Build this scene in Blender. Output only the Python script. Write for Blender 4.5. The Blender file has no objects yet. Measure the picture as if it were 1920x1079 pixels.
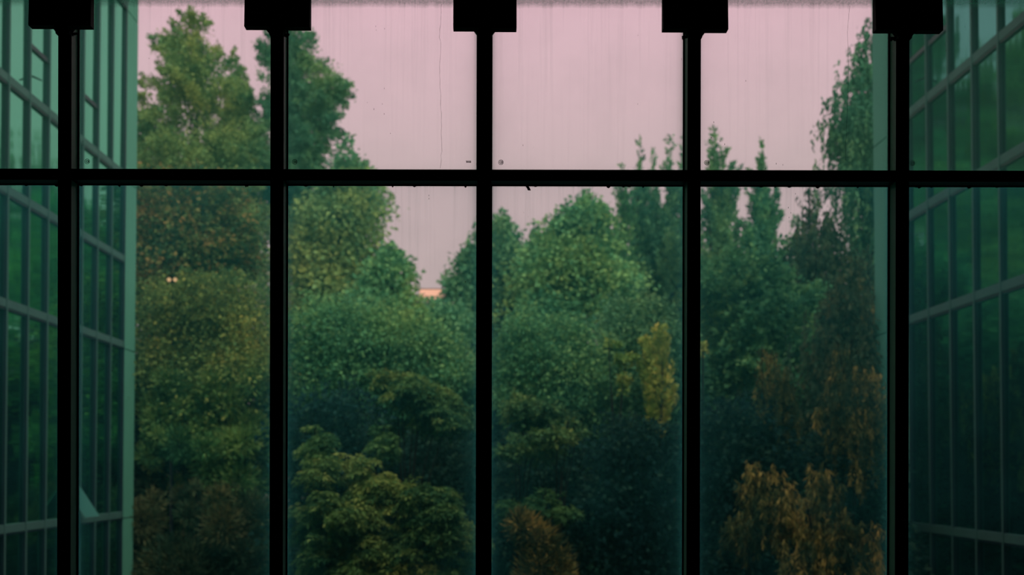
import bpy, math
import numpy as np

# ------------------------------------------------------------------ camera, sky, light, exposure
SC = bpy.context.scene
COL = SC.collection
EYE = 1.6                     # eye height above the room floor
F = 2000.0                    # focal length in pixels of a 1920 px wide frame
VX, VY = 907.0, 882.0         # where the view direction meets the picture
cd = bpy.data.cameras.new('camera')
cam = bpy.data.objects.new('camera', cd)
COL.objects.link(cam)
cam.location = (0, 0, EYE)
cam.rotation_euler = (math.radians(90), math.radians(0), 0)
cam.rotation_euler.rotate_axis('Z', math.radians(0.12))
cd.sensor_width = 36.0
cd.lens = 36.0 * F / 1920
cd.shift_x = (960 - VX) / 1920
cd.shift_y = (VY - 539.5) / 1920
cd.clip_end = 1000
cd.dof.use_dof = True
cd.dof.focus_distance = 6.85
cd.dof.aperture_fstop = 1.5
SC.camera = cam

SC.view_settings.view_transform = 'Standard'
SC.view_settings.look = 'None'
SC.view_settings.gamma = 1.0
SC.view_settings.exposure = 0.0
SC.view_settings.use_curve_mapping = False
SC.cycles.max_bounces = 8
SC.cycles.transparent_max_bounces = 12

W = bpy.data.worlds.new('dusk_sky')
SC.world = W
W.use_nodes = True
nt = W.node_tree
nt.nodes.clear()
n_out = nt.nodes.new('ShaderNodeOutputWorld')
n_bg = nt.nodes.new('ShaderNodeBackground')
n_tc = nt.nodes.new('ShaderNodeTexCoord')
n_sep = nt.nodes.new('ShaderNodeSeparateXYZ')
n_rmp = nt.nodes.new('ShaderNodeValToRGB')
nt.links.new(n_tc.outputs['Generated'], n_sep.inputs[0])
nt.links.new(n_sep.outputs['Z'], n_rmp.inputs[0])
nt.links.new(n_rmp.outputs['Color'], n_bg.inputs['Color'])
nt.links.new(n_bg.outputs[0], n_out.inputs[0])
r = n_rmp.color_ramp
r.elements[0].position = 0.0
r.elements[0].color = (0.34, 0.27, 0.26, 1)
r.elements[1].position = 0.42
r.elements[1].color = (0.81, 0.495, 0.58, 1)
e = r.elements.new(0.17); e.color = (0.49, 0.37, 0.37, 1)
e = r.elements.new(0.27); e.color = (0.60, 0.43, 0.45, 1)
n_bg.inputs['Strength'].default_value = 1.28

sl = bpy.data.lights.new('evening_sun', 'SUN')
sl.energy = 3.4
sl.angle = math.radians(70)
sl.color = (1.0, 0.93, 0.82)
so = bpy.data.objects.new('evening_sun', sl)
COL.objects.link(so)
so.location = (30, -40, 60)
so.rotation_euler = (math.radians(46), 0, math.radians(26))   # high haze-softened sun behind the camera, slightly to its right


# ------------------------------------------------------------------ helpers
def wx(px, Y): return (px - VX) / F * Y
def wz(py, Y): return EYE + (VY - py) / F * Y


def tag(o, label=None, cat=None, group=None, kind=None):
    if label: o['label'] = label
    if cat: o['category'] = cat
    if group: o['group'] = group
    if kind: o['kind'] = kind
    return o


def empty(name, loc=(0, 0, 0)):
    o = bpy.data.objects.new(name, None)
    o.location = loc
    o.empty_display_size = 0.3
    COL.objects.link(o)
    return o


def link(name, me, mat=None, parent=None):
    o = bpy.data.objects.new(name, me)
    if mat is not None and not me.materials: me.materials.append(mat)
    COL.objects.link(o)
    if parent is not None: o.parent = parent
    return o


class MB:
    """collects faces for one mesh"""
    def __init__(s): s.v = []; s.f = []

    def hexa(s, c8):
        b = len(s.v); s.v += [tuple(c) for c in c8]
        s.f += [(b+0, b+3, b+2, b+1), (b+4, b+5, b+6, b+7), (b+0, b+1, b+5, b+4), (b+1, b+2, b+6, b+5), (b+2, b+3, b+7, b+6), (b+3, b+0, b+4, b+7)]
        return s

    def box(s, x0, x1, y0, y1, z0, z1):
        return s.hexa([(x0, y0, z0), (x1, y0, z0), (x1, y1, z0), (x0, y1, z0), (x0, y0, z1), (x1, y0, z1), (x1, y1, z1), (x0, y1, z1)])

    def prism(s, poly, y0, y1):
        """extrude an (x, z) outline from y0 to y1"""
        n = len(poly); b = len(s.v)
        s.v += [(x, y0, z) for x, z in poly] + [(x, y1, z) for x, z in poly]
        s.f.append(tuple(b + i for i in range(n)))
        s.f.append(tuple(b + n + i for i in reversed(range(n))))
        for i in range(n):
            j = (i + 1) % n
            s.f.append((b + j, b + i, b + n + i, b + n + j))
        return s

    def tube(s, pts, rad, sides=6):
        pts = [np.array(p, float) for p in pts]
        b = len(s.v); n = len(pts)
        for i, p in enumerate(pts):
            d = pts[min(i+1, n-1)] - pts[max(i-1, 0)]
            d /= np.linalg.norm(d) + 1e-9
            u = np.cross(d, (0.3, 1, 0.2)); u /= np.linalg.norm(u) + 1e-9
            w = np.cross(d, u)
            for k in range(sides):
                a = 2 * math.pi * k / sides
                s.v.append(tuple(p + rad[i] * (math.cos(a) * u + math.sin(a) * w)))
        for i in range(n - 1):
            for k in range(sides):
                k2 = (k + 1) % sides
                s.f.append((b + i*sides + k, b + i*sides + k2, b + (i+1)*sides + k2, b + (i+1)*sides + k))
        s.f.append(tuple(b + k for k in reversed(range(sides))))
        s.f.append(tuple(b + (n-1)*sides + k for k in range(sides)))
        return s

    def mesh(s, name, bevel=0):
        me = bpy.data.meshes.new(name)
        me.from_pydata(s.v, [], s.f)
        if bevel:
            import bmesh
            bm = bmesh.new(); bm.from_mesh(me)
            bmesh.ops.bevel(bm, geom=bm.edges[:], offset=bevel, segments=1, affect='EDGES')
            bm.to_mesh(me); bm.free()
        me.update()
        return me

    def build(s, name, mat, parent=None, bevel=0):
        return link(name, s.mesh(name, bevel), mat, parent)


# ------------------------------------------------------------------ materials
def new_mat(name):
    m = bpy.data.materials.new(name); m.use_nodes = True
    m.node_tree.nodes.clear()
    return m, m.node_tree.nodes, m.node_tree.links


def noise(nodes, links, vec, scale, detail=3, rough=0.55):
    n = nodes.new('ShaderNodeTexNoise'); n.inputs['Scale'].default_value = scale
    n.inputs['Detail'].default_value = detail; n.inputs['Roughness'].default_value = rough
    if vec is not None: links.new(vec, n.inputs['Vector'])
    return n


def math_node(nodes, links, op, a, b=None, clamp=False):
    n = nodes.new('ShaderNodeMath'); n.operation = op; n.use_clamp = clamp
    for i, x in enumerate((a, b)):
        if x is None: continue
        if isinstance(x, (int, float)): n.inputs[i].default_value = x
        else: links.new(x, n.inputs[i])
    return n.outputs[0]


def mat_solid(name, col, rough=0.6, var=0.25, scale=8.0, spec=0.3, metal=0.0):
    m, N, L = new_mat(name)
    out = N.new('ShaderNodeOutputMaterial'); p = N.new('ShaderNodeBsdfPrincipled')
    tc = N.new('ShaderNodeTexCoord'); nz = noise(N, L, tc.outputs['Object'], scale)
    mx = N.new('ShaderNodeMix'); mx.data_type = 'RGBA'
    mx.inputs['A'].default_value = (*[c * (1 - var) for c in col], 1)
    mx.inputs['B'].default_value = (*[min(1, c * (1 + var)) for c in col], 1)
    L.new(nz.outputs['Fac'], mx.inputs['Factor']); L.new(mx.outputs['Result'], p.inputs['Base Color'])
    p.inputs['Roughness'].default_value = rough; p.inputs['Specular IOR Level'].default_value = spec
    p.inputs['Metallic'].default_value = metal
    L.new(p.outputs[0], out.inputs[0])
    return m


def mat_emit(name, col, strength):
    m, N, L = new_mat(name)
    out = N.new('ShaderNodeOutputMaterial'); em = N.new('ShaderNodeEmission')
    em.inputs['Color'].default_value = (*col, 1); em.inputs['Strength'].default_value = strength
    L.new(em.outputs[0], out.inputs[0])
    return m


def mat_leaf(name, c0, c1, c2, transl=0.3):
    """leaf colour from a per-leaf tone: dark, mid and light leaves of one species"""
    m, N, L = new_mat(name)
    out = N.new('ShaderNodeOutputMaterial')
    at = N.new('ShaderNodeAttribute'); at.attribute_name = 'tone'
    rp = N.new('ShaderNodeValToRGB')
    rp.color_ramp.elements[0].color = (*c0, 1); rp.color_ramp.elements[0].position = 0.15
    rp.color_ramp.elements[1].color = (*c2, 1); rp.color_ramp.elements[1].position = 0.95
    e = rp.color_ramp.elements.new(0.55); e.color = (*c1, 1)
    tc = N.new('ShaderNodeTexCoord'); nz = noise(N, L, tc.outputs['Object'], 0.45, 2)
    L.new(math_node(N, L, 'ADD', at.outputs['Fac'], math_node(N, L, 'MULTIPLY', math_node(N, L, 'SUBTRACT', nz.outputs['Fac'], 0.5), 1.1)), rp.inputs[0])
    ge = N.new('ShaderNodeNewGeometry'); wn = noise(N, L, ge.outputs['Position'], 0.16, 3)
    hm = N.new('ShaderNodeMix'); hm.data_type = 'RGBA'; hm.blend_type = 'MULTIPLY'
    hm.inputs['B'].default_value = (1.5, 1.0, 0.66, 1)
    L.new(math_node(N, L, 'MULTIPLY', math_node(N, L, 'SUBTRACT', wn.outputs['Fac'], 0.45, True), 3.0, True), hm.inputs['Factor'])
    L.new(rp.outputs[0], hm.inputs['A'])
    d = N.new('ShaderNodeBsdfDiffuse'); t = N.new('ShaderNodeBsdfTranslucent')
    L.new(hm.outputs['Result'], d.inputs['Color']); L.new(hm.outputs['Result'], t.inputs['Color'])
    mx = N.new('ShaderNodeMixShader'); mx.inputs[0].default_value = transl
    L.new(d.outputs[0], mx.inputs[1]); L.new(t.outputs[0], mx.inputs[2])
    L.new(mx.outputs[0], out.inputs[0])
    return m


def mat_facade_glass(name, tint, k):
    m, N, L = new_mat(name)
    out = N.new('ShaderNodeOutputMaterial')
    tc = N.new('ShaderNodeTexCoord'); mp = N.new('ShaderNodeMapping')
    mp.inputs['Scale'].default_value = (1, 1.5, 0.25)
    L.new(tc.outputs['Object'], mp.inputs[0])
    nz = noise(N, L, mp.outputs[0], 0.8, 2)
    bp = N.new('ShaderNodeBump'); bp.inputs['Strength'].default_value = 0.02; bp.inputs['Distance'].default_value = 0.2
    L.new(nz.outputs['Fac'], bp.inputs['Height'])
    g = N.new('ShaderNodeBsdfGlossy'); g.inputs['Color'].default_value = (*tint, 1); g.inputs['Roughness'].default_value = 0.05
    L.new(bp.outputs[0], g.inputs['Normal'])
    d = N.new('ShaderNodeBsdfDiffuse'); d.inputs['Color'].default_value = (0.004, 0.022, 0.03, 1)
    mx = N.new('ShaderNodeMixShader'); mx.inputs[0].default_value = k
    L.new(d.outputs[0], mx.inputs[1]); L.new(g.outputs[0], mx.inputs[2])
    L.new(mx.outputs[0], out.inputs[0])
    return m


def mat_pane(name, w, h, top_band, base, haze_climb, col):
    """thin window glass with dirt along its edges and in drip streaks, plus painted haze growing upwards"""
    m, N, L = new_mat(name)
    M = lambda op, a, b=None, c=False: math_node(N, L, op, a, b, c)
    out = N.new('ShaderNodeOutputMaterial')
    tc = N.new('ShaderNodeTexCoord'); sp = N.new('ShaderNodeSeparateXYZ')
    L.new(tc.outputs['Generated'], sp.inputs[0])
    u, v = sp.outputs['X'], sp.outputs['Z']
    oi = N.new('ShaderNodeObjectInfo')
    cb = N.new('ShaderNodeCombineXYZ')
    L.new(M('ADD', M('MULTIPLY', u, w), M('MULTIPLY', oi.outputs['Random'], 37.0)), cb.inputs[0])
    L.new(M('MULTIPLY', v, h), cb.inputs[1])
    q = cb.outputs[0]
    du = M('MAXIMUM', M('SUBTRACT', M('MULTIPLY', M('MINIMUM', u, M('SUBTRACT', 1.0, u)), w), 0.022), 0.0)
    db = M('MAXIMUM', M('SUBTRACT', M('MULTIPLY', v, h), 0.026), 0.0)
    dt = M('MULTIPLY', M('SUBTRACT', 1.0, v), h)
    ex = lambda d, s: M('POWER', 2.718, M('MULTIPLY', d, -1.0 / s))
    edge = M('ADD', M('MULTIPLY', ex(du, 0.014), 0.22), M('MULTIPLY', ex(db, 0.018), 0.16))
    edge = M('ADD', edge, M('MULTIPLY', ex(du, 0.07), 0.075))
    # vertical drip streaks
    mp = N.new('ShaderNodeMapping'); mp.inputs['Scale'].default_value = (26.0, 0.5, 1); L.new(q, mp.inputs[0])
    st = noise(N, L, mp.outputs[0], 1.0, 4, 0.65)
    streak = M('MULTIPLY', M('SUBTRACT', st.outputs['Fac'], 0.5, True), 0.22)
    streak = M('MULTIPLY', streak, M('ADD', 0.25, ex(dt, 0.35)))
    cl = noise(N, L, q, 2.2, 3)
    cloud = M('MULTIPLY', M('SUBTRACT', cl.outputs['Fac'], 0.45, True), 0.10)
    # grime along the head of the pane
    gz = noise(N, L, q, 60.0, 4, 0.7)
    wob = M('MULTIPLY', M('SUBTRACT', st.outputs['Fac'], 0.5), 0.03)
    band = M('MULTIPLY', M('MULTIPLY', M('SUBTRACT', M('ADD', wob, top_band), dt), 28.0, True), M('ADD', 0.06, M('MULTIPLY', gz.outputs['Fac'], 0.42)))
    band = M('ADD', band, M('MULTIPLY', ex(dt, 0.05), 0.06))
    film = M('ADD', M('ADD', M('ADD', edge, streak), M('ADD', cloud, band)), M('ADD', base, M('MULTIPLY', M('POWER', v, 2.2), haze_climb)), True)  # last two terms paint veiling haze into the film, stronger towards the head
    # dark flecks where dirt has dried in drips
    mp2 = N.new('ShaderNodeMapping'); mp2.inputs['Scale'].default_value = (70.0, 22.0, 1); L.new(q, mp2.inputs[0])
    fk = N.new('ShaderNodeTexVoronoi'); fk.inputs['Scale'].default_value = 1.0; L.new(mp2.outputs[0], fk.inputs['Vector'])
    fm = noise(N, L, q, 3.0, 2)
    fl = M('MULTIPLY', M('LESS_THAN', fk.outputs['Distance'], 0.12), M('GREATER_THAN', fm.outputs['Fac'], 0.63))
    sepc = N.new('ShaderNodeSeparateColor'); L.new(fk.outputs['Color'], sepc.inputs[0])
    fl = M('MULTIPLY', fl, M('GREATER_THAN', sepc.outputs[0], 0.62))
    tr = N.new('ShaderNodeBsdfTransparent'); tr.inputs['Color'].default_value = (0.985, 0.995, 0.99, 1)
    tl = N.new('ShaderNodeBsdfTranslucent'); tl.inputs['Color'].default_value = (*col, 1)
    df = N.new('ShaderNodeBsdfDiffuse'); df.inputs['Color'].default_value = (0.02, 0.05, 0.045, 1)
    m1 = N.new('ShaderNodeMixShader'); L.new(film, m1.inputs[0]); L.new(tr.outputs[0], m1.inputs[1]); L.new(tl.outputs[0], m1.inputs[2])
    m2 = N.new('ShaderNodeMixShader'); L.new(M('MULTIPLY', fl, 0.6), m2.inputs[0]); L.new(m1.outputs[0], m2.inputs[1]); L.new(df.outputs[0], m2.inputs[2])
    L.new(m2.outputs[0], out.inputs[0])
    return m


M_room = mat_solid('black_room_paint', (0.010, 0.010, 0.010), 0.9, 0.2, 2.0, 0.05)
M_frame = mat_solid('dark_frame_paint', (0.006, 0.007, 0.007), 0.55, 0.2, 14.0, 0.25)
M_side = mat_solid('lit_look_mullion_metal', (0.085, 0.22, 0.15), 0.5, 0.2, 9.0, 0.3)  # mullion sides: light from the window put into a paler colour
M_gasket = mat_solid('black_gasket_rubber', (0.006, 0.006, 0.006), 0.8, 0.2, 20.0, 0.1)
M_box = mat_solid('black_bracket_paint', (0.008, 0.008, 0.008), 0.7, 0.2, 10.0, 0.1)
M_dirt = mat_solid('dried_dark_dirt', (0.01, 0.018, 0.016), 0.9, 0.3, 60.0, 0.1)
M_stain, N_, L_ = new_mat('grey_water_stain')
o1, t1, d1, x1 = (N_.new(k) for k in ('ShaderNodeOutputMaterial', 'ShaderNodeBsdfTransparent', 'ShaderNodeBsdfDiffuse', 'ShaderNodeMixShader'))
tc1 = N_.new('ShaderNodeTexCoord'); nz1 = noise(N_, L_, tc1.outputs['Object'], 30.0, 2)
d1.inputs['Color'].default_value = (0.10, 0.22, 0.15, 1)
L_.new(math_node(N_, L_, 'MULTIPLY', nz1.outputs['Fac'], 0.42), x1.inputs[0])
L_.new(t1.outputs[0], x1.inputs[1]); L_.new(d1.outputs[0], x1.inputs[2]); L_.new(x1.outputs[0], o1.inputs[0])
M_mark = mat_solid('dark_green_glass_stamp', (0.006, 0.03, 0.02), 0.8, 0.1, 60.0, 0.1)
M_wallout = mat_solid('unseen_blocker_wall', (0.05, 0.07, 0.07), 0.9, 0.2, 1.0, 0.1)
M_ground = mat_solid('dark_soil_and_grass', (0.012, 0.03, 0.018), 0.95, 0.5, 0.6, 0.1)
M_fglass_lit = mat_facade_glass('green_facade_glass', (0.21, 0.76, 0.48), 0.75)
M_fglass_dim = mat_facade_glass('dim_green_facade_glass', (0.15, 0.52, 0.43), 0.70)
M_fin = mat_solid('blue_grey_fin_metal', (0.005, 0.013, 0.024), 0.5, 0.15, 2.0, 0.3)
M_band = mat_solid('grey_green_transom_metal', (0.06, 0.15, 0.125), 0.65, 0.15, 2.0, 0.12)
M_sash = mat_solid('sky_tinted_sash_glass', (0.045, 0.19, 0.155), 0.3, 0.05, 1.0, 0.3)  # sky reflection on the open sash put into its colour
M_panel = mat_solid('pale_green_corner_cladding', (0.105, 0.37, 0.25), 0.75, 0.08, 0.6, 0.08)
M_joint = mat_solid('dark_cladding_joint', (0.015, 0.03, 0.03), 0.8, 0.2, 5.0, 0.1)
M_lit = mat_emit('warm_sunset_glow', (1.0, 0.50, 0.34), 1.15)  # emission stands in for sunset light on the far top storey
M_far = mat_solid('distant_rendered_wall', (0.30, 0.22, 0.20), 0.9, 0.1, 0.3, 0.1)
M_bark = mat_solid('grey_brown_bark', (0.018, 0.018, 0.015), 0.9, 0.4, 5.0, 0.1)
M_globe = mat_emit('warm_lamp_globe', (1.0, 0.62, 0.30), 0.75)

# ------------------------------------------------------------------ the room the camera stands in (unlit)
RX0, RX1 = -3.99, 3.99
YF, YG = 6.67, 6.787          # front of the mullions, glass
ZT = 4.635                     # head of the glazing


def struct(name, bx, mat):
    o = MB().box(*bx).build(name, mat)
    o['kind'] = 'structure'
    return o


struct('floor', (RX0 - 0.2, RX1 + 0.2, -3.2, 6.95, -0.25, 0.0), M_room)
struct('ceiling', (RX0 - 0.2, RX1 + 0.2, -3.2, 6.66, 5.0, 5.25), M_room)
struct('wall_left', (RX0 - 0.2, RX0, -3.2, 6.95, 0.0, 5.0), M_room)
struct('wall_right', (RX1, RX1 + 0.2, -3.2, 6.95, 0.0, 5.0), M_room)
struct('wall_back', (RX0, RX1, -3.2, -3.0, 0.0, 5.0), M_room)
struct('wall_front', (RX0 - 0.2, RX1 + 0.2, 6.665, 6.95, ZT + 0.07, 5.25), M_room)
struct('wall_sill', (RX0, RX1, 6.62, 6.90, 0.0, 0.30), M_room)

# ------------------------------------------------------------------ the curtain wall: window_1
win = empty('window_1', (0, YF, 0.3)); win['kind'] = 'structure'
wl = lambda x, y, z: (x, y - YF, z - 0.3)
MX = [-3.92, -2.625, -1.297, 0.0, 1.311, 2.615, 3.92]
Z_TR0, Z_TR1 = 3.411, 3.481


def wbox(name, x0, x1, y0, y1, z0, z1, mat, parent=win, bevel=0.0, off=(0, YF, 0.3)):
    return MB().box(x0 - off[0], x1 - off[0], y0 - off[1], y1 - off[1], z0 - off[2], z1 - off[2]).build(name, mat, parent, bevel)


for i, x in enumerate(MX):
    z1 = ZT + 0.07
    m = wbox('mullion', x - 0.0415, x + 0.0415, YF, YF + 0.004, 0.3, z1, M_frame)             # front cap
    m['label'] = 'black vertical mullion with sides coloured as if lit'
    wbox('mullion_web', x - 0.0415, x + 0.0415, YF + 0.0045, YG - 0.016, 0.3, z1, M_side, m)
    wbox('gasket', x - 0.0505, x + 0.0505, YG - 0.0155, YG - 0.005, 0.3, z1, M_gasket, m)
    wbox('outer_cap', x - 0.030, x + 0.030, YG + 0.007, YG + 0.06, 0.3, z1, M_frame, m)
rng = np.random.default_rng(5)
for i in range(6):
    a, b = MX[i] + 0.042, MX[i+1] - 0.042
    t = wbox('transom', a, b, YF + 0.002, YG - 0.016, Z_TR0, Z_TR1, M_frame)
    wbox('gasket', a - 0.002, b + 0.002, YG - 0.0155, YG - 0.005, Z_TR0 - 0.006, Z_TR1 + 0.006, M_gasket, t)
    # lumps of dried sealant and dirt hanging from the underside
    mb = MB()
    for k in range(int(rng.integers(4, 9))):
        x = rng.uniform(a + 0.02, b - 0.02); w = rng.uniform(0.004, 0.014); h = rng.uniform(0.003, 0.011)
        zc = Z_TR0 - 0.006
        mb.prism([(x - w, zc - (0.3 + 0)), (x - w * 0.6, zc - 0.3 - h * 0.7), (x + w * 0.1, zc - 0.3 - h), (x + w * 0.7, zc - 0.3 - h * 0.5), (x + w, zc - 0.3)], YG - 0.016 - YF, YG - 0.006 - YF)
    if i == 3:   # the dark clot hanging a little below the transom
        x = wx(988, YG); zc = Z_TR0 - 0.307
        mb.prism([(x - 0.012, zc), (x - 0.002, zc - 0.014), (x + 0.001, zc - 0.024), (x + 0.020, zc - 0.025), (x + 0.013, zc - 0.010), (x + 0.006, zc)], YG - 0.016 - YF, YG - 0.006 - YF)
    mb.build('sealant_lumps', M_dirt, t)['kind'] = 'stuff'
wbox('head_rail', RX0, RX1, YF + 0.01, YG + 0.05, ZT, ZT + 0.069, M_frame)
wbox('sill_rail', RX0, RX1, YF - 0.01, YG + 0.05, 0.30, 0.36, M_frame)

M_up = mat_pane('dusty_hazed_upper_glass', 1.3, 1.15, 0.108, 0.135, 0.02, (0.15, 0.66, 0.47))
M_lo = mat_pane('dusty_hazed_lower_glass', 1.3, 3.1, 0.034, 0.012, 0.150, (0.08, 0.60, 0.53))


def ring_mesh(name, r0, r1, seg=20, t=0.0008):
    mb = MB()
    for k in range(seg):
        a0, a1 = 2 * math.pi * k / seg, 2 * math.pi * (k + 1) / seg
        p = lambda r, a: (r * math.cos(a), r * math.sin(a))
        mb.prism([p(r0, a0), p(r1, a0), p(r1, a1), p(r0, a1)], -t, 0)
    return mb


stamp_me = ring_mesh('glass_stamp', 0.0135, 0.0165)
q = ring_mesh('inner', 0.0045, 0.0085, 12)
o_ = len(stamp_me.v); stamp_me.v += q.v; stamp_me.f += [tuple(i + o_ for i in f) for f in q.f]
stamp_me.box(0.0075, 0.0105, -0.0008, 0, -0.0085, 0.0085)
stamp_me = stamp_me.mesh('glass_stamp')

for i in range(6):
    a, b = MX[i] + 0.028, MX[i+1] - 0.028
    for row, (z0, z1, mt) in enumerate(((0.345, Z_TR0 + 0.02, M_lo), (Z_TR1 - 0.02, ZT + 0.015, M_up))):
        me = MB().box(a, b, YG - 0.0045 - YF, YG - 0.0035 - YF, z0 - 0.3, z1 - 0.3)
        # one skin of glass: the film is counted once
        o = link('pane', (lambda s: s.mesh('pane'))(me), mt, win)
        if row == 1 and i >= 1:
            st = link('glass_stamp', stamp_me, M_mark, o)
            px = (163, 552, 938, 1324, 1709)[i-1]
            st.location = wl(wx(px, YG), YG - 0.006, wz(305, YG))
        if row == 1 and i == 2:
            lb = MB()
            for k in range(4):
                x = wx(873 + k * 2.4, YG)
                lb.box(x, x + 0.006, -0.001, 0, 0.0, 0.010)
            lb.box(wx(872, YG), wx(882, YG), -0.001, 0, 0.0115, 0.013)
            l = lb.build('stamp_label', M_mark, o); l.location = wl(0, YG - 0.006, wz(306, YG))
            # wavy drip line down the pane
            mb = MB(); zs = np.linspace(wz(8, YG), wz(316, YG), 40)
            rr = np.random.default_rng(3); xs = wx(825, YG) + np.cumsum(rr.normal(0, 0.0026, 40))
            for k in range(39):
                mb.prism([(xs[k], zs[k]), (xs[k] + 0.0035, zs[k]), (xs[k+1] + 0.0035, zs[k+1]), (xs[k+1], zs[k+1])], -0.0006, 0)
            d = mb.build('drip_stain', M_stain, o); d.location = (0, YG - 0.006 - YF, -0.3)
        if row == 1 and i == 4:
            mb = MB(); zs = np.linspace(wz(10, YG), wz(300, YG), 36)
            rr = np.random.default_rng(8); xs = wx(1592, YG) + np.cumsum(rr.normal(-0.0006, 0.0020, 36))
            for k in range(35):
                mb.prism([(xs[k], zs[k]), (xs[k] + 0.0025, zs[k]), (xs[k+1] + 0.0025, zs[k+1]), (xs[k+1], zs[k+1])], -0.0006, 0)
            d = mb.build('drip_stain', M_stain, o); d.location = (0, YG - 0.006 - YF, -0.3)

# ------------------------------------------------------------------ black bracket boxes at the mullion heads
YB = 6.57
box_px = [(51, 168, 49), (456, 579, 50), (848, 967, 52), (1242, 1364, 53), (1641, 1767, 54)]
box_lab = ['black bracket box on the mullion beside the pale corner panel, notched underneath',
           'black bracket box on the mullion between the two tall pointed conifers',
           'black bracket box on the middle mullion, open sky on both sides',
           'black bracket box on the mullion with small pointed tree tips beside it',
           'black bracket box above the mullion next to the dark glass wing']
for i, (p0, p1, py) in enumerate(box_px):
    x0, x1, zb = wx(p0, YB), wx(p1, YB), wz(py, YB)
    xc = (x0 + x1) / 2
    e = empty('bracket_box', (xc, YB, zb))
    tag(e, box_lab[i], 'bracket box', 'black bracket boxes along the window head')
    hw = (x1 - x0) / 2; top = 5.0 - zb; sw = 0.155
    tilt = 0.022
    mcx = MX[i+1] - xc
    prof = lambda xa, xb, zlo, zhi, yb0, yb1: [(xa, 0, zlo), (xb, 0, zlo), (xb, yb1, zlo), (xa, yb1, zlo), (xa, tilt * (zhi - zlo) / 0.18 * 0.5, zhi), (xb, tilt * (zhi - zlo) / 0.18 * 0.5, zhi), (xb, yb1, zhi), (xa, yb1, zhi)]
    MB().hexa(prof(-hw, -hw + sw, 0, top, 0, 0.06)).build('side_plate', M_box, e)
    MB().hexa(prof(hw - sw, hw, -0.003, top, 0, 0.06)).build('side_plate', M_box, e)
    MB().box(-hw + sw + 0.001, hw - sw - 0.001, 0.008, 0.06, 0.03, top).build('centre_plate', M_box, e)
    MB().prism([(mcx - 0.042, -0.026), (mcx + 0.042, -0.026), (mcx + 0.044, -0.014), (mcx + 0.072, 0.022), (mcx + 0.072, 0.12), (mcx - 0.072, 0.12), (mcx - 0.072, 0.022), (mcx - 0.044, -0.014)], 0.0605, YF - YB - 0.0005).build('collar', M_box, e)
    sg = -1 if xc > 0.1 else 1
    if abs(xc) > 0.1:
        rr = np.random.default_rng(i)
        s = MB()
        for k in range(3):
            xx = mcx + sg * (0.045 + 0.011 * k); hh = rr.uniform(0.012, 0.026)
            s.prism([(xx - 0.008, 0.0), (xx - 0.006, -hh * 0.8), (xx + 0.002, -hh), (xx + 0.008, -hh * 0.4), (xx + 0.008, 0.0)], 0.108, 0.118)
        s.build('sealant_blob', M_dirt, e)

# ------------------------------------------------------------------ the two glass wings of the courtyard
HD, HC, HB, HA, HO, HA2, HT = (EYE + h for h in (-1.64, 4.02, 6.86, 9.64, 11.15, 15.3, 20.0))
GZ = -6.0


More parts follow.
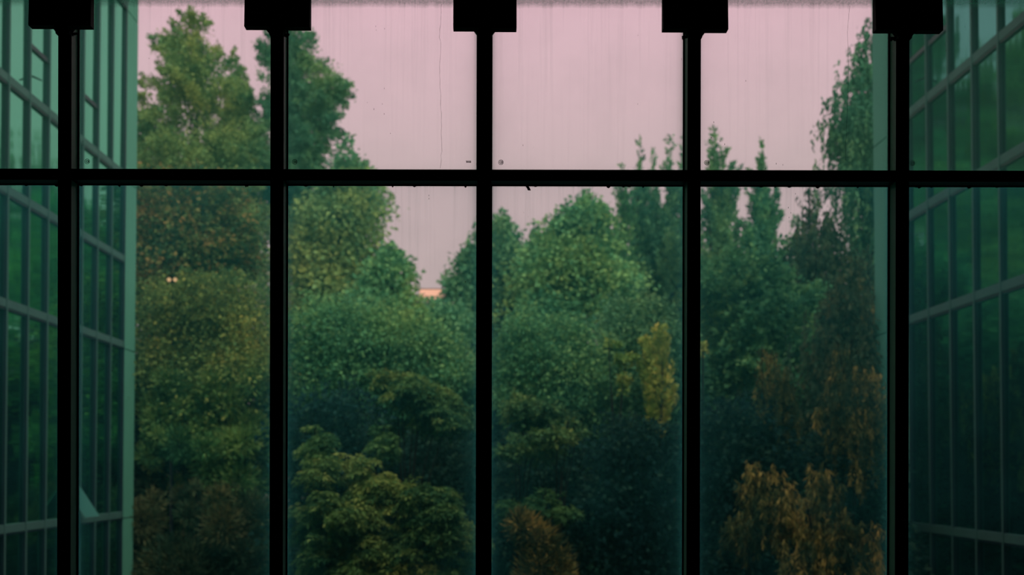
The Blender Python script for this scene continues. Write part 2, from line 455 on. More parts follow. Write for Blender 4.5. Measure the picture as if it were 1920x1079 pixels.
def wing(label, side, Wd, spacing, yend, nvis, corner_w, lean, op_bays, open_bay):
    """a curtain-walled wing along the courtyard; side -1 stands at -x, +1 at +x. local: x towards the court, y away"""
    e = empty('glass_wing', (side * Wd, yend, GZ))
    tag(e, label, 'building')
    e.rotation_euler = (0, lean, 0)
    s = -side     # outwards (to the court) in local x
    dz = -GZ
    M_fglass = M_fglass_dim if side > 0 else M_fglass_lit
    def bx(name, x0, x1, y0, y1, z0, z1, mat, parent=e, bev=0):
        xa, xb = sorted((s * x0, s * x1))
        return MB().box(xa, xb, y0, y1, z0 + dz, z1 + dz).build(name, mat, parent, bev)
    ncol = nvis + 2
    yc = -corner_w
    rows = [(GZ + 0.5, HD), (HD, HC), (HC, HB), (HB, HA), (HA, HA2), (HA2, HT)]
    rg = np.random.default_rng(11 + int(side))
    cache = {}
    def panel(y0, y1, z0, z1):
        key = (round(y1 - y0, 3), round(z1 - z0, 3))
        if key not in cache:
            h, l = (z1 - z0) / 2, (y1 - y0) / 2
            cache[key] = MB().box(-0.012, 0.0, -l + 0.01, l - 0.01, -h + 0.01, h - 0.01).mesh('glass_panel')
        o = link('glass_panel', cache[key], M_fglass, e)
        o.location = (s * 0.0, (y0 + y1) / 2, (z0 + z1) / 2 + dz)
        o.rotation_euler = (0, rg.normal(0, 0.0025), rg.normal(0, 0.003))
        return o
    bx('backing_wall', -0.5, -0.06, -(corner_w + ncol * spacing), 0, GZ, HT, M_joint)
    for c in range(ncol):
        y1 = yc - c * spacing; y0 = y1 - spacing
        for (z0, z1) in rows:
            if z0 == HA and c in op_bays:
                panel(y0, y1, z0, HO)
                panel(y0, y1, HO, z1)
                sh = bx('sash_rail', 0.013, 0.06, y0 + 0.03, y1 - 0.03, HO - 0.06, HO + 0.06, M_fin)
                if c == op_bays[0]:
                    MB().tube([(s * 0.02, y0 + 0.25, HA + 0.75 + dz), (s * 0.30, y0 + 0.20, HA + 0.62 + dz)], [0.03, 0.02], 5).build('window_stay', M_joint, e)
            elif z0 == HD and c == open_bay:
                zs = HD + 1.15
                panel(y0, y1, zs, z1)
                bx('sash_rail', 0.013, 0.06, y0 + 0.03, y1 - 0.03, zs - 0.05, zs + 0.05, M_fin)
                bx('window_reveal', -0.055, -0.04, y0 + 0.02, y1 - 0.02, HD + 0.05, zs - 0.05, M_joint)
                # a pane tilted out at its foot
                sash = MB().box(-0.02, 0.02, -(y1 - y0) / 2 + 0.05, (y1 - y0) / 2 - 0.05, -1.05, 0).build('awning_window', M_band, e)
                sash['label'] = 'awning window tilted open at its foot'
                sash.location = (s * 0.10, (y0 + y1) / 2, zs - 0.05 + dz)
                sash.rotation_euler = (0, s * math.radians(-34), 0)
                g2 = MB().box(-0.024, 0.024, -(y1 - y0) / 2 + 0.08, (y1 - y0) / 2 - 0.08, -1.02, -0.03).build('sash_glass', M_sash, sash)
            else:
                panel(y0, y1, z0, z1)
        # spandrel bands and fins
        for z in (HD, HC, HB, HA, HA2):
            bx('transom_band', 0.004, 0.085, y0 + 0.035, y1 - 0.035, z + 0.03, z + 0.24, M_band); bx('band_shadow_strip', 0.004, 0.07, y0 + 0.035, y1 - 0.035, z - 0.03, z + 0.029, M_fin)  # dark strip below each band stands in for its shadow
        bx('fin', 0.003, 0.09, y0 - 0.03, y0 + 0.03, GZ + 0.3, HT, M_fin)
        bx('fin_cap', 0.091, 0.10, y0 - 0.035, y0 + 0.035, GZ + 0.3, HT, M_band)
    bx('fin', 0.003, 0.09, yc - 0.03, yc + 0.03, GZ + 0.3, HT, M_fin)
    # pale cladding panels that close the end
    zl = [GZ + 0.2, HD, HC, HA, HA2, HT]
    for z0, z1 in zip(zl[:-1], zl[1:]):
        bx('corner_panel', -0.03, 0.05, yc + 0.04, 0.0, z0 + 0.02, z1 - 0.02, M_panel)
    bx('end_wall', -6.0, -0.52, -0.4, 0.0, GZ, HT, M_panel)
    # the rest of the wing, out of view, running back to the camera's own building
    rest0, rest1 = -(yend - 7.2), -(corner_w + ncol * spacing) - 0.05
    bx('near_glazing', -0.5, 0.0, rest0, rest1, GZ, HT, M_fglass)
    bx('roof_slab', -6.0, 0.02, rest0, 0.0, HT + 0.02, HT + 0.35, M_band)
    return e


wing('glass-clad wing with a pale green corner panel and one awning window tilted open', -1, 12.12, 1.24, 36.6, 9, 1.22, math.radians(0.46), (5, 2), 3)
wing('darker glass-clad wing mirroring a tall pointed tree, all windows shut', 1, 11.86, 1.294, 31.8, 5, 2.6, -math.radians(0.72), (0, 1), None)

# unseen outer wall joining the two wings, added to block sun and sky
ow_ = MB()
ow_.box(-11.9, RX0 - 0.21, 6.70, 6.95, GZ, HT).box(RX1 + 0.21, 11.7, 6.70, 6.95, GZ, HT)
ow_.box(RX0 - 0.205, RX1 + 0.205, 6.70, 6.95, 5.26, HT).box(RX0 - 0.205, RX1 + 0.205, 6.70, 6.95, GZ, -0.26)
ow_.box(-11.9, 11.7, -6.0, 6.69, HT - 0.3, HT)
ow_.build('wall_light_blocker', M_wallout)['kind'] = 'structure'

# ------------------------------------------------------------------ ground and far block
struct('ground', (-150, 150, 7.2, 260, GZ - 0.3, GZ), M_ground)

YFB = 120.0
fb = empty('far_building', (wx(795, YFB), YFB + 4, GZ))
tag(fb, 'far building showing one warm glowing strip above the low treetops', 'building')
zr = wz(536, YFB) - GZ
MB().box(-4, 8, -3.95, 4, 0, zr - 1.6).build('wall', M_far, fb)
MB().box(-0.5, 2.05, -4.0, -3.9, zr - 1.5, zr - 0.45).build('sunset_glow_strip', M_lit, fb)
MB().box(-0.6, 7.2, -3.85, 3.5, zr - 1.58, zr - 0.4).build('top_storey', M_far, fb)
MB().box(-0.6, 2.2, -4.1, 3.6, zr - 0.40, zr - 0.33).build('roof', M_lit if False else M_far, fb)
MB().box(2.15, 2.5, -4.0, -3.9, zr - 1.9, zr - 1.62).build('sunset_glow_strip', M_lit, fb)

# ------------------------------------------------------------------ trees
def leaf_mesh(name, B, A, S, tone, mat):
    """kite-shaped leaves: base B, axis A, half width S"""
    n = len(B)
    nr = np.cross(A, S); nr /= np.linalg.norm(nr, axis=1)[:, None] + 1e-9
    ln = np.linalg.norm(A, axis=1)[:, None]
    mid = B + A * 0.45
    co = np.empty((n, 4, 3), np.float32)
    co[:, 0] = B; co[:, 1] = mid + S + nr * ln * 0.06; co[:, 2] = B + A - nr * ln * 0.08; co[:, 3] = mid - S + nr * ln * 0.06
    me = bpy.data.meshes.new(name)
    me.vertices.add(n * 4); me.vertices.foreach_set('co', co.ravel())
    me.loops.add(n * 4); me.loops.foreach_set('vertex_index', np.arange(n * 4, dtype=np.int32))
    me.polygons.add(n); me.polygons.foreach_set('loop_start', np.arange(n, dtype=np.int32) * 4)
    me.update(calc_edges=True)
    at = me.attributes.new('tone', 'FLOAT', 'FACE'); at.data.foreach_set('value', np.clip(tone, 0, 1).astype(np.float32))
    me.materials.append(mat)
    return me


def unit(v): return v / (np.linalg.norm(v, axis=-1, keepdims=True) + 1e-9)


def sphere(rg, n): return unit(rg.normal(size=(n, 3)))


LEAFCOUNT = [0]
FAR = 1.7


def tree(name, label, Y, prof, kind, mat, n_lumps, per, lump, leaf, group=None, seed=1, depth=0.8, flat=0.8, base_x=None,
         fill=0.55, tone_mid=0.5, tone_var=0.28, limbs=10, cat='tree', front=0.7, gap=None):
    """prof: (picture row, left, right) of the crown at distance Y, top to bottom; the crown is round about its axis"""
    rg = np.random.default_rng(seed)
    if group == G_far and kind != 'weep':      # the far row stands well beyond the end of the wings
        Y *= FAR; lump *= FAR; leaf = (leaf[0] * FAR * 0.85, leaf[1] * FAR * 0.85); per = int(per * 1.35)
    if group == G_mid and kind == 'broad':
        leaf = (leaf[0] * 0.82, leaf[1] * 0.82); per = int(per * 1.5)
    P = np.array(prof, float)
    zz = wz(P[:, 0], Y); xl = wx(P[:, 1], Y); xr = wx(P[:, 2], Y)
    Zs = zz[::-1]; XL = xl[::-1]; XR = xr[::-1]
    cx = wx(base_x, Y) if base_x is not None else (XL.mean() + XR.mean()) / 2
    e = empty(name, (cx, Y, GZ)); tag(e, label, cat, group)
    # lump centres
    zt = np.linspace(Zs[0], Zs[-1], 400)
    wd = np.interp(zt, Zs, XR - XL) + 0.15
    cdf = np.cumsum(wd); cdf /= cdf[-1]
    z = np.interp(rg.random(n_lumps), cdf, zt)
    z[:4] = Zs[-1] - np.array([0, .02, .05, .08]) * (Zs[-1] - Zs[0])
    l, rr = np.interp(z, Zs, XL), np.interp(z, Zs, XR)
    R = lump * rg.uniform(0.65, 1.35, n_lumps)
    hw = (rr - l) / 2
    R = np.minimum(R, np.maximum(hw * 0.9, 0.12))
    nb = max(int(n_lumps / 4), 3)
    bth = np.where(rg.random(nb) < front, rg.uniform(math.pi, 2 * math.pi, nb), rg.uniform(0, math.pi, nb))
    bz = np.interp((np.arange(nb) + rg.random(nb)) / nb, cdf, zt)
    brho = rg.random(nb) ** (0.5 * (1 - fill) + 0.2)
    bi = rg.integers(0, nb, n_lumps)
    th = bth[bi] + rg.normal(0, 0.35, n_lumps)
    span = Zs[-1] - Zs[0]
    keep = np.arange(n_lumps) < max(4, n_lumps // 6)
    z = np.where(keep, z, np.clip(bz[bi] + rg.normal(0, 1, n_lumps) * lump * 0.8, Zs[0], Zs[-1] + 0.25 * lump))
    l, rr = np.interp(z, Zs, XL), np.interp(z, Zs, XR)
    hw = (rr - l) / 2
    R = lump * np.exp(rg.normal(0, 0.42, n_lumps) - 0.06)
    R = np.minimum(R, np.maximum(hw * 0.9, 0.12)); R = np.minimum(R, np.maximum((Zs[-1] - z) * 0.8, 0) + (0.5 if kind == 'plume' else 0.14) * min(lump, 1))
    rho = np.clip(brho[bi] + rg.normal(0, 0.10, n_lumps), 0, 1.06)
    f1, f2, f3 = rg.uniform(0, 6, 3)
    rough = 1 + 0.16 * np.sin(3 * th + f1 + z * 0.9) + 0.16 * np.sin(5 * th + f2 - z * 1.3 / max(lump, .3))
    hx = np.maximum(hw * rough - R * 0.75, 0.02)
    C = np.stack([(l + rr) / 2 + hx * rho * np.cos(th), hx * depth * rho * np.sin(th), z], 1)
    C[:, 0] -= cx; C[:, 2] -= GZ
    lflat = np.clip(flat * rg.uniform(0.6, 1.25, n_lumps), 0.3, 1.1)
    outw = np.stack([np.cos(th), np.sin(th) * depth, np.zeros(n_lumps)], 1)
    ltone = rg.normal(tone_mid, tone_var * 0.35, n_lumps) + rg.normal(0, tone_var * 0.5, nb)[bi]
    K = np.repeat(np.arange(n_lumps), np.maximum((per * (R / lump) ** 2).astype(int), 6))
    n = len(K); c = C[K]; r = R[K][:, None]; ow = outw[K]
    L0, W0 = leaf
    up = np.array([0, 0, 1.0])
    tone = ltone[K] + rg.normal(0, tone_var * 0.5, n)
    if kind == 'broad':
        q = sphere(rg, n); q[:, 2] = np.where(rg.random(n) < 0.6, np.abs(q[:, 2]), q[:, 2])
        q2 = q.copy(); q2[:, 2] *= lflat[K]
        B = c + r * q2 * (0.45 + 0.62 * rg.random((n, 1)) ** 0.7 + 0.12 * rg.random((n, 1)) ** 8 * 3)
        A = unit(q * 0.7 - up * 0.35 + rg.normal(size=(n, 3)) * 0.45)
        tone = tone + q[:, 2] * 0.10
    elif kind == 'spray':
        ax = unit(outw * 0.75 + up * rg.uniform(-0.15, 0.75, (n_lumps, 1)) + rg.normal(size=(n_lumps, 3)) * 0.3)[K]
        t = rg.random((n, 1)) ** 0.8
        B = c + ax * r * (t * 1.7 - 0.6) + rg.normal(size=(n, 3)) * r * 0.36 * (1.15 - t)
        A = unit(ax * 0.8 + rg.normal(size=(n, 3)) * 0.65 - up * 0.15)
    elif kind == 'plume':
        ax = unit(outw * rg.uniform(0.15, 0.6, (n_lumps, 1)) + up * 1.0 + rg.normal(size=(n_lumps, 3)) * 0.1)[K]
        t = rg.random((n, 1))
        rad = sphere(rg, n)
        B = c + ax * r * (t * 3.6 - 2.0) + rad * r * 0.34 * (1.05 - t)
        A = unit(ax * 0.9 + rad * 0.6 + rg.normal(size=(n, 3)) * 0.2)
    elif kind == 'weep':
        ns = 7
        soff = rg.normal(size=(n_lumps, ns, 3)) * np.array([0.55, 0.45, 0.22])
        soff[..., 2] -= 0.35 * (soff[..., 0] ** 2 + soff[..., 1] ** 2)
        slen = rg.uniform(0.7, 2.6, (n_lumps, ns))
        sid = rg.integers(0, ns, n)
        t = rg.random((n, 1))
        B = c + soff[K, sid] * r - up * t * slen[K, sid][:, None] * r + rg.normal(size=(n, 3)) * 0.05 * r
        B += np.concatenate([np.sin(t * 5 + sid[:, None]) * 0.05 * r, np.zeros((n, 2))], 1)
        A = unit(-up + rg.normal(size=(n, 3)) * 0.38 + ow * 0.15)
        tone = tone + rg.normal(0, 0.12, (n_lumps, ns))[K, sid]
    elif kind == 'tuft':
        q = sphere(rg, n)
        B = c + q * r * (0.25 + 0.55 * rg.random((n, 1)))
        A = unit(q + up * 0.25 + rg.normal(size=(n, 3)) * 0.18)
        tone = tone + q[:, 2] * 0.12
    elif kind == 'palm':
        # rosettes of seven long drooping leaflets carried on the lump's upper shell
        m = max(n // 7, 1); idx = rg.choice(n, m, replace=False)
        q = sphere(rg, m); q[:, 2] = np.where(rg.random(m) < 0.75, np.abs(q[:, 2]), q[:, 2])
        rc = c[idx] + r[idx] * q * np.array([1, 1, flat]) * (0.6 + 0.45 * rg.random((m, 1)))
        nrm = unit(q * 0.8 + up * 0.6 + rg.normal(size=(m, 3)) * 0.25)
        u = unit(np.cross(nrm, rg.normal(size=(m, 3)))); w = np.cross(nrm, u)
        a = (np.arange(7) * 2 * math.pi / 7)[None, :] + rg.random((m, 1)) * 6
        d = np.cos(a)[..., None] * u[:, None] + np.sin(a)[..., None] * w[:, None]
        A = unit(d + nrm[:, None] * 0.15 - up * 0.45).reshape(-1, 3)
        B = np.repeat(rc, 7, 0) + A * 0.03
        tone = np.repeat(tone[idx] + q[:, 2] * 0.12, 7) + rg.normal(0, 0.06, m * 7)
        n = m * 7
    sz = rg.uniform(0.7, 1.3, (n, 1))
    A = A * L0 * sz
    side = unit(np.cross(A, rg.normal(size=(n, 3))))
    S = side * W0 * 0.5 * sz
    if gap is not None:       # an opening among the leaves
        Q = B + A * 0.5
        ppx = VX + F * (Q[:, 0] + cx) / (Q[:, 1] + Y); ppy = VY - F * (Q[:, 2] + GZ - EYE) / (Q[:, 1] + Y)
        ok = (ppx - gap[0]) ** 2 + ((ppy - gap[1]) * 1.5) ** 2 > gap[2] ** 2
        B, A, S, tone = B[ok], A[ok], S[ok], tone[ok]
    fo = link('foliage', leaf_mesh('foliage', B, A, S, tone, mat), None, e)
    fo['kind'] = 'stuff'
    LEAFCOUNT[0] += n
    # trunk and limbs
    H = Zs[-1] - GZ
    tb = MB()
    tr0 = max(0.07, min(0.45, H * (0.016 if Y > 35 else 0.008)))
    sway = rg.normal(0, 0.15, (6, 2)); sway[0] = 0
    hh = np.linspace(0, H * 0.88, 6)
    topx = (XL[-1] + XR[-1]) / 2 - cx
    pts = [(topx * (h / H) ** 2 + sway[k, 0] * 0.6, sway[k, 1] * 0.6, h) for k, h in enumerate(hh)]
    tb.tube(pts, [tr0 * (1 - 0.85 * h / H) for h in hh], 7)
    tb.build('trunk', M_bark, e)
    if limbs:
        lb = MB()
        for k in rg.choice(n_lumps, min(limbs, n_lumps), replace=False):
            end = C[k]; hs = max(min(end[2] - 0.15 * H, H * 0.8) * (0.72 if kind != 'weep' else 0.95), 0.5)
            st = np.array([np.interp(hs, hh, [p[0] for p in pts]), np.interp(hs, hh, [p[1] for p in pts]), hs])
            mid = st * 0.45 + end * 0.55 + np.array([0, 0, 0.08 * np.linalg.norm(end - st)])
            lb.tube([st, mid, end], [tr0 * 0.32, tr0 * 0.2, 0.02], 5)
        lb.build('limbs', M_bark, e)['kind'] = 'stuff'
    return e


#                    dark                  mid                    light
L_teal = mat_leaf('teal_green_leaf', (0.045, 0.18, 0.105), (0.105, 0.315, 0.155), (0.19, 0.43, 0.18))
L_green = mat_leaf('mid_green_leaf', (0.045, 0.19, 0.095), (0.11, 0.33, 0.135), (0.22, 0.45, 0.15))
L_olive = mat_leaf('olive_needle_leaf', (0.08, 0.23, 0.10), (0.17, 0.34, 0.12), (0.27, 0.43, 0.13))
L_rust = mat_leaf('green_rust_leaf', (0.05, 0.15, 0.07), (0.14, 0.23, 0.07), (0.34, 0.24, 0.08))
L_yell = mat_leaf('yellow_green_leaf', (0.06, 0.17, 0.07), (0.15, 0.29, 0.09), (0.33, 0.42, 0.11))
L_gold = mat_leaf('golden_leaf', (0.18, 0.40, 0.11), (0.36, 0.58, 0.15), (0.70, 0.78, 0.22))
L_brown = mat_leaf('golden_brown_leaf', (0.045, 0.09, 0.045), (0.19, 0.215, 0.07), (0.52, 0.45, 0.13))
L_palm = mat_leaf('olive_palmate_leaf', (0.035, 0.125, 0.055), (0.115, 0.26, 0.08), (0.29, 0.43, 0.12))
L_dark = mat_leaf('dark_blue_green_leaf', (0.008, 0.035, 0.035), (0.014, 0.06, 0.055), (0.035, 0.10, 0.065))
L_dkbr = mat_leaf('dark_brown_green_leaf', (0.025, 0.065, 0.04), (0.055, 0.12, 0.065), (0.12, 0.15, 0.07))
L_pine = mat_leaf('pine_needle', (0.035, 0.15, 0.07), (0.10, 0.32, 0.12), (0.23, 0.45, 0.15))

G_far = 'tall trees standing along the far edge of the court'
G_mid = 'broad trees filling the middle of the court'
G_near = 'low leafy trees nearest to the window'

# --- far row
tree('conifer', 'tallest conifer, olive green with several pointed tips, near the pale corner panel', 55,
     [(16, 352, 374), (55, 325, 392), (110, 298, 425), (170, 290, 450), (240, 280, 470), (330, 262, 490), (430, 250, 510), (540, 245, 520)], 'spray', L_olive, 300, 150, 0.9, (0.20, 0.11), G_far, 21, limbs=12)
tree('conifer', 'narrow pointed conifer tip pressed against the pale corner panel', 55.5,
     [(138, 264, 274), (175, 252, 288), (230, 246, 300), (300, 236, 312), (420, 225, 335)], 'spray', L_olive, 130, 130, 0.65, (0.20, 0.11), G_far, 22, limbs=5)
tree('conifer', 'bushy conifer shoulder beside the tallest conifer, before the second mullion', 58.8,
     [(92, 430, 440), (125, 412, 452), (180, 402, 468), (260, 395, 488), (340, 390, 505), (460, 390, 525)], 'spray', L_olive, 190, 150, 0.8, (0.20, 0.11), G_far, 23, limbs=6)
tree('conifer', 'teal green rounded cone conifer rising directly behind the second mullion', 58.8,
     [(45, 522, 556), (80, 500, 590), (120, 488, 612), (170, 476, 632), (240, 472, 650), (262, 470, 650), (330, 468, 645), (430, 480, 680)], 'spray', L_teal, 270, 160, 0.9, (0.20, 0.11), G_far, 24, limbs=8)
tree('broadleaf_tree', 'small teal crown swelling out at the foot of the rounded cone conifer', 46,
     [(262, 640, 660), (290, 625, 662), (330, 600, 690), (380, 590, 722), (430, 580, 715)], 'broad', L_teal, 50, 100, 0.8, (0.26, 0.15), G_far, 25, limbs=5)
tree('broadleaf_tree', 'olive broadleaf tree with a bulging flank beside the open sky gap', 44,
     [(318, 650, 700), (350, 570, 716), (395, 545, 724), (440, 540, 706), (500, 530, 725), (600, 530, 765)], 'broad', L_olive, 120, 120, 0.95, (0.26, 0.15), G_far, 26, limbs=8)
tree('broadleaf_tree', 'mid green round tree stepping down towards the glowing strip', 42,
     [(460, 718, 748), (495, 690, 764), (535, 660, 780), (600, 630, 800), (680, 620, 830)], 'broad', L_green, 80, 120, 0.85, (0.24, 0.14), G_far, 27, limbs=6, gap=(808, 540, 23))
tree('broadleaf_tree', 'low spreading tree directly under the glowing strip of the far building', 47,
     [(560, 775, 840), (582, 745, 900), (630, 720, 930), (710, 700, 950)], 'broad', L_teal, 90, 120, 0.9, (0.25, 0.15), G_far, 28, limbs=6, flat=0.6, gap=(808, 540, 25))
tree('broadleaf_tree', 'dark teal tree closing the sky gap behind the middle mullion', 50,
     [(406, 930, 950), (428, 898, 962), (462, 872, 975), (495, 848, 992), (540, 828, 1015), (610, 820, 1030)], 'broad', L_teal, 110, 120, 0.9, (0.27, 0.16), G_far, 29, limbs=7, gap=(808, 541, 21))
tree('broadleaf_tree', 'round green tree with a knobbly top between the middle mullion and the upright plumes', 46,
     [(366, 1090, 1102), (392, 1064, 1128), (425, 1030, 1150), (465, 988, 1172), (540, 965, 1195), (630, 955, 1210)], 'broad', L_green, 150, 130, 0.95, (0.25, 0.15), G_far, 30, limbs=8)
tree('broadleaf_tree', 'small pointed sapling crown on the shoulder of the round green tree', 47,
     [(432, 997, 1008), (455, 985, 1030), (500, 975, 1045), (560, 970, 1050)], 'broad', L_teal, 40, 110, 0.7, (0.25, 0.15), G_far, 31, limbs=4)
for k, (px, py, lab) in enumerate([(1166, 312, 'shortest upright plume tree at the edge of the plume row'), (1196, 266, 'tall slim upright plume tree beside the shortest one'),
                                   (1222, 290, 'upright plume tree in the middle of the row, slightly lower'), (1256, 258, 'tall upright plume tree just before the fourth mullion'),
                                   (1284, 262, 'upright plume tree half hidden by the fourth mullion')]):
    tree('upright_tree', lab, 51 + (k % 3),
         [(py, px - 4, px + 4), (py + 40, px - 12, px + 13), (py + 90, px - 22, px + 22), (py + 170, px - 32, px + 32), (py + 300, px - 40, px + 40)], 'plume', L_teal if k % 2 else L_green, 75, 120, 0.85, (0.26, 0.12), G_far, 40 + k, limbs=4, tone_mid=0.42)
tree('upright_tree', 'feathery tree with upswept boughs right behind the fourth mullion, two tips', 48,
     [(256, 1330, 1344), (300, 1320, 1358), (335, 1310, 1378), (400, 1302, 1396), (480, 1296, 1415), (600, 1290, 1430)], 'plume', L_teal, 120, 120, 0.85, (0.26, 0.12), G_far, 46, limbs=8)
tree('upright_tree', 'feathery tree with one slim tip alone against the sky and spread boughs', 48,
     [(270, 1424, 1436), (315, 1415, 1444), (348, 1400, 1462), (400, 1392, 1466), (470, 1384, 1462), (600, 1378, 1466)], 'plume', L_green, 105, 120, 0.8, (0.26, 0.12), G_far, 47, limbs=8)
tree('weeping_tree', 'tall weeping tree hanging in dark strands against the darker glass wing', 43,
     [(30, 1612, 1650), (80, 1578, 1668), (130, 1585, 1680), (180, 1545, 1690), (235, 1532, 1690), (300, 1562, 1695), (400, 1588, 1700), (520, 1590, 1700)], 'weep', L_teal, 190, 150, 0.75, (0.20, 0.08), G_far, 48, limbs=8, tone_mid=0.35)
tree('weeping_tree', 'shorter weeping tree with brownish crown before the tall weeping one', 40,
     [(348, 1500, 1520), (400, 1488, 1560), (450, 1478, 1625), (520, 1470, 1650), (620, 1455, 1665)], 'weep', L_dkbr, 110, 120, 0.85, (0.22, 0.10), G_far, 49, limbs=8)
tree('broadleaf_tree', 'slender dark sapling standing between the feathery tree and the brownish weeping tree', 41,
     [(408, 1484, 1496), (440, 1474, 1512), (490, 1462, 1520), (560, 1455, 1525)], 'broad', L_teal, 36, 90, 0.55, (0.22, 0.12), G_far, 50, limbs=4, tone_mid=0.35)

# --- middle masses
tree('broadleaf_tree', 'dense tree with olive and rusty leaves below the tallest conifer', 43,
     [(325, 330, 440), (370, 225, 505), (440, 210, 520), (600, 205, 525)], 'broad', L_rust, 190, 130, 1.0, (0.25, 0.15), G_mid, 60, limbs=8, gap=(322, 525, 12))
tree('broadleaf_tree', 'fine leaved yellowish green tree next to the pale corner panel at mid height', 40,
     [(522, 370, 500), (540, 330, 520), (560, 215, 540), (640, 205, 560), (730, 205, 570)], 'broad', L_yell, 190, 150, 0.9, (0.19, 0.10), G_mid, 61, limbs=6, tone_mid=0.4, gap=(322, 525, 13))
tree('pine_tree', 'pine with round green needle tufts low beside the pale corner panel', 38.5,
     [(690, 250, 500), (740, 236, 515), (830, 232, 530), (905, 230, 520)], 'tuft', L_pine, 75, 560, 0.62, (0.24, 0.045), G_mid, 62, limbs=8, tone_var=0.6, depth=0.5)
tree('pine_tree', 'shaded lower pine with brownish tufts at the bottom edge of the second pane', 37.5,
     [(905, 300, 470), (950, 240, 520), (1030, 232, 545), (1120, 230, 560)], 'tuft', L_dkbr, 70, 520, 0.62, (0.24, 0.045), G_mid, 63, limbs=8, tone_var=0.6, depth=0.5)
tree('broadleaf_tree', 'hazy mid green tree behind the cascade of yellow green leaves', 38,
     [(560, 560, 640), (575, 540, 700), (600, 525, 770), (660, 520, 800), (760, 520, 830)], 'broad', L_green, 170, 140, 0.95, (0.19, 0.10), G_mid, 64, limbs=6, tone_mid=0.4)
tree('broadleaf_tree', 'mid green tree below the glowing strip with a pale leafy bulge', 39,
     [(600, 755, 820), (645, 720, 870), (700, 700, 920), (790, 690, 930)], 'broad', L_green, 110, 130, 0.9, (0.21, 0.12), G_mid, 65, limbs=6, tone_mid=0.4)
tree('broadleaf_tree', 'wide rounded tree with small leaves in the fourth pane at mid height', 36,
     [(592, 960, 1060), (625, 915, 1120), (680, 905, 1150), (790, 905, 1160)], 'broad', L_green, 140, 150, 0.85, (0.18, 0.10), G_mid, 66, limbs=6, tone_mid=0.45)
tree('broadleaf_tree', 'shaded green tree under the upright plumes before the fourth mullion', 37,
     [(560, 1130, 1250), (610, 1080, 1290), (700, 1070, 1300), (800, 1060, 1300)], 'broad', L_teal, 150, 140, 0.9, (0.20, 0.11), G_mid, 67, limbs=6, tone_mid=0.4)
tree('golden_shrub', 'bright golden leafed shrub glowing beside the fourth mullion', 33.5,
     [(628, 1228, 1250), (655, 1214, 1266), (690, 1196, 1276), (725, 1186, 1276), (780, 1200, 1270)], 'plume', L_gold, 34, 110, 0.34, (0.17, 0.08), G_mid, 68, limbs=5, cat='shrub')
tree('golden_shrub', 'small golden sprig to the side of the bright golden shrub', 33.8,
     [(640, 1132, 1152), (662, 1128, 1180), (690, 1150, 1192), (730, 1150, 1190)], 'spray', L_gold, 12, 70, 0.3, (0.17, 0.09), G_mid, 69, limbs=3, cat='shrub', tone_mid=0.35)
tree('golden_shrub', 'tiny golden tuft just past the fourth mullion', 33.6,
     [(645, 1312, 1324), (675, 1306, 1322)], 'broad', L_gold, 6, 60, 0.25, (0.17, 0.09), G_mid, 70, limbs=2, cat='shrub')
tree('broadleaf_tree', 'tangled green tree below the feathery trees in the fifth pane', 37,
     [(470, 1310, 1450), (540, 1292, 1490), (640, 1290, 1540), (760, 1290, 1580)], 'spray', L_green, 200, 120, 1.0, (0.22, 0.12), G_mid, 71, limbs=8, tone_mid=0.35)
tree('weeping_tree', 'dark brownish tree falling in long curtains beside the darker glass wing', 32.5,
     [(520, 1530, 1640), (590, 1490, 1672), (700, 1480, 1690), (860, 1470, 1690)], 'weep', L_dkbr, 150, 140, 0.9, (0.20, 0.09), G_mid, 72, limbs=8)

for k, (px, top, Yf, lab) in enumerate([
        (200, 560, 47, 'shaded tree behind the edge of the pale corner panel'),
        (300, 640, 44, 'shaded tree behind the fine leaved yellowish green tree'),
        (480, 600, 43, 'shaded tree behind the second mullion, mostly hidden'),
        (640, 630, 43, 'shaded tree behind the hazy mid green tree'),
        (800, 640, 44, 'shaded tree behind the mid green tree with a pale bulge'),
        (980, 610, 42, 'shaded tree behind the wide rounded tree'),
        (1150, 600, 43, 'shaded tree beneath the upright plumes'),
        (1320, 560, 42, 'shaded tree behind the fourth mullion, low in the picture'),
        (1480, 560, 42, 'shaded tree behind the slender dark sapling'),
        (1630, 560, 44, 'shaded tree filling the gap beside the darker glass wing')]):
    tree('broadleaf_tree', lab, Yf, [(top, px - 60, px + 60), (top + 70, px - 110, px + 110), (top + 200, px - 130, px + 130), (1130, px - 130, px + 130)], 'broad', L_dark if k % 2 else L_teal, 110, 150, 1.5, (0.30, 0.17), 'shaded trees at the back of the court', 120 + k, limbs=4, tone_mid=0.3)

# --- dark understorey behind the nearest crowns
for k, (x0, x1, top, Y, lab) in enumerate([
        (520, 760, 725, 33, 'dark understorey bush behind the palmate leaf clusters'),
        (720, 930, 790, 32, 'dark hollow bush under the cascade of yellow green leaves'),
        (905, 1120, 790, 32, 'dark bush below the wide rounded tree'),
        (1080, 1310, 780, 31, 'darkest bush before the fourth mullion, in the lower corner of its pane'),
        (1290, 1500, 740, 30, 'dark green bush behind the golden brown weeping boughs'),
        (1470, 1690, 800, 29, 'dark bush at the foot of the darker glass wing')]):
    tree('dark_bush', lab, Y, [(top, x0 + 60, x1 - 60), (top + 60, x0 + 10, x1 - 10), (top + 180, x0, x1), (1130, x0, x1)], 'broad', L_dark, 120, 120, 0.85, (0.19, 0.10), 'dark bushes under the trees', 80 + k, limbs=4, cat='bush')

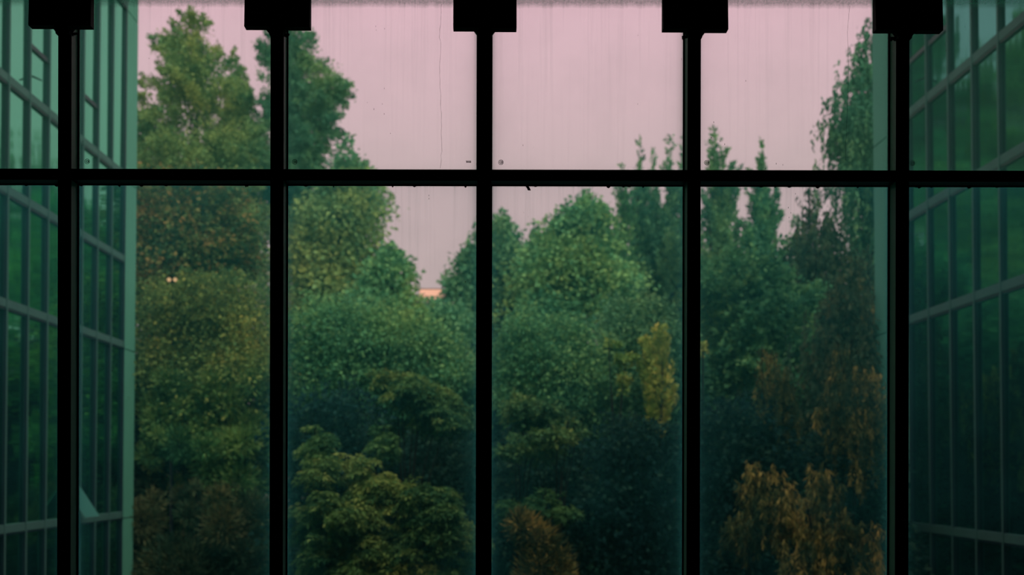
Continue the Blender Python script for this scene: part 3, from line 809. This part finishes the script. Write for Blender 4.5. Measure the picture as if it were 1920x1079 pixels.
# --- nearest crowns
tree('broadleaf_tree', 'cascade of yellow green leaves sloping down towards the middle mullion', 28,
     [(695, 690, 760), (720, 680, 815), (750, 700, 845), (780, 760, 885), (810, 800, 895)], 'palm', L_palm, 95, 221, 0.30, (0.15, 0.048), G_near, 90, limbs=6, flat=0.6, tone_mid=0.4)
tree('broadleaf_tree', 'leafy bough peeking over the dark hollow next to the second mullion', 27,
     [(800, 545, 610), (830, 538, 640), (870, 538, 660)], 'palm', L_palm, 16, 340, 0.36, (0.15, 0.048), G_near, 91, limbs=4, flat=0.6, tone_mid=0.25)
tree('broadleaf_tree', 'small leafy bough above the palmate leaf clusters, mid pane', 27.5,
     [(800, 690, 730), (830, 670, 750), (860, 680, 745)], 'palm', L_palm, 12, 306, 0.34, (0.15, 0.048), G_near, 92, limbs=4, flat=0.6, tone_mid=0.2)
tree('broadleaf_tree', 'mass of olive yellow palmate leaf clusters at the bottom of the third pane', 24,
     [(858, 600, 690), (890, 560, 730), (930, 545, 780), (990, 538, 800), (1120, 535, 810)], 'palm', L_palm, 170, 238, 0.30, (0.15, 0.048), G_near, 93, limbs=8, flat=0.7, tone_mid=0.48)
tree('broadleaf_tree', 'second crown of palmate leaves leaning on the middle mullion', 23.5,
     [(905, 750, 810), (940, 735, 885), (1000, 720, 905), (1120, 700, 910)], 'palm', L_palm, 120, 238, 0.30, (0.15, 0.048), G_near, 94, limbs=6, flat=0.7, tone_mid=0.40)
tree('broadleaf_tree', 'layered bough with small yellowish leaves beside the middle mullion', 27,
     [(735, 925, 1000), (765, 915, 1060), (785, 915, 1080)], 'broad', L_yell, 26, 120, 0.36, (0.15, 0.08), G_near, 95, limbs=5, flat=0.5, tone_mid=0.3)
tree('broadleaf_tree', 'lower layered bough with rounded yellowish leaves over the dark bush', 26.5,
     [(795, 1040, 1090), (820, 950, 1112), (850, 930, 1110)], 'broad', L_yell, 24, 120, 0.34, (0.15, 0.08), G_near, 96, limbs=5, flat=0.5, tone_mid=0.28)
tree('broadleaf_tree', 'lowest flat bough crossing the dark bush beside the middle mullion', 26,
     [(925, 1000, 1060), (945, 930, 1120), (975, 925, 1150)], 'palm', L_palm, 22, 289, 0.32, (0.15, 0.048), G_near, 97, limbs=5, flat=0.5, tone_mid=0.15)
tree('pine_tree', 'brownish pine with drooping tufts at the bottom of the fourth pane', 24,
     [(962, 960, 990), (990, 945, 1020), (1030, 980, 1072), (1090, 960, 1090)], 'tuft', L_brown, 26, 240, 0.42, (0.24, 0.03), G_near, 98, limbs=5, tone_mid=0.25, tone_var=0.45)
tree('weeping_tree', 'golden brown weeping tree at the right of its pane, highest of the weeping boughs', 28,
     [(640, 1560, 1610), (690, 1545, 1650), (750, 1540, 1665), (830, 1560, 1670)], 'weep', L_brown, 60, 260, 0.42, (0.17, 0.032), G_near, 99, limbs=6, tone_mid=0.3, tone_var=0.45)
tree('weeping_tree', 'thin brown weeping tree falling between the feathery tree and the curtains', 30,
     [(650, 1405, 1450), (700, 1400, 1490), (790, 1410, 1500)], 'weep', L_brown, 30, 240, 0.40, (0.17, 0.032), G_near, 100, limbs=5, tone_mid=0.22, tone_var=0.45)
tree('weeping_tree', 'golden brown weeping bough with a rounded top next to the fourth mullion', 25,
     [(862, 1390, 1430), (885, 1365, 1480), (920, 1350, 1530), (965, 1350, 1540)], 'weep', L_brown, 42, 300, 0.36, (0.17, 0.032), G_near, 101, limbs=6, tone_mid=0.42, tone_var=0.45)
tree('weeping_tree', 'brightest golden brown weeping tree at the bottom of the fifth pane', 23,
     [(872, 1495, 1555), (905, 1505, 1590), (960, 1520, 1602), (1010, 1500, 1600), (1060, 1470, 1590), (1120, 1450, 1600)], 'weep', L_brown, 70, 320, 0.34, (0.17, 0.032), G_near, 102, limbs=8, tone_mid=0.52, tone_var=0.45)
tree('weeping_tree', 'low golden brown weeping tree leaning towards the fifth mullion', 22.5,
     [(975, 1600, 1650), (1010, 1590, 1668), (1060, 1570, 1672), (1120, 1560, 1680)], 'weep', L_brown, 36, 280, 0.34, (0.17, 0.032), G_near, 103, limbs=5, tone_mid=0.35, tone_var=0.45)

# two warm globes glimpsed through the leaves
YL = 38.3
lp = empty('lamp_post', (wx(322, YL), YL, GZ))
tag(lp, 'lamp post with two small warm globes glimpsed among the leaves', 'lamp')
hz = wz(526, YL) - GZ
MB().tube([(0, 0, 0), (0, 0, hz - 0.35)], [0.07, 0.05], 8).build('post', M_fin, lp)
MB().tube([(-0.11, 0, hz - 0.1), (0, 0, hz - 0.35), (0.11, 0, hz - 0.1)], [0.018, 0.022, 0.018], 6).build('crossarm', M_fin, lp)
import bmesh
for sx in (-1, 1):
    bm = bmesh.new(); bmesh.ops.create_icosphere(bm, subdivisions=2, radius=0.075)
    me = bpy.data.meshes.new('globe'); bm.to_mesh(me); bm.free()
    g = link('globe', me, M_globe, lp); g.location = (sx * 0.11, 0, hz)

print('leaves', LEAFCOUNT[0])
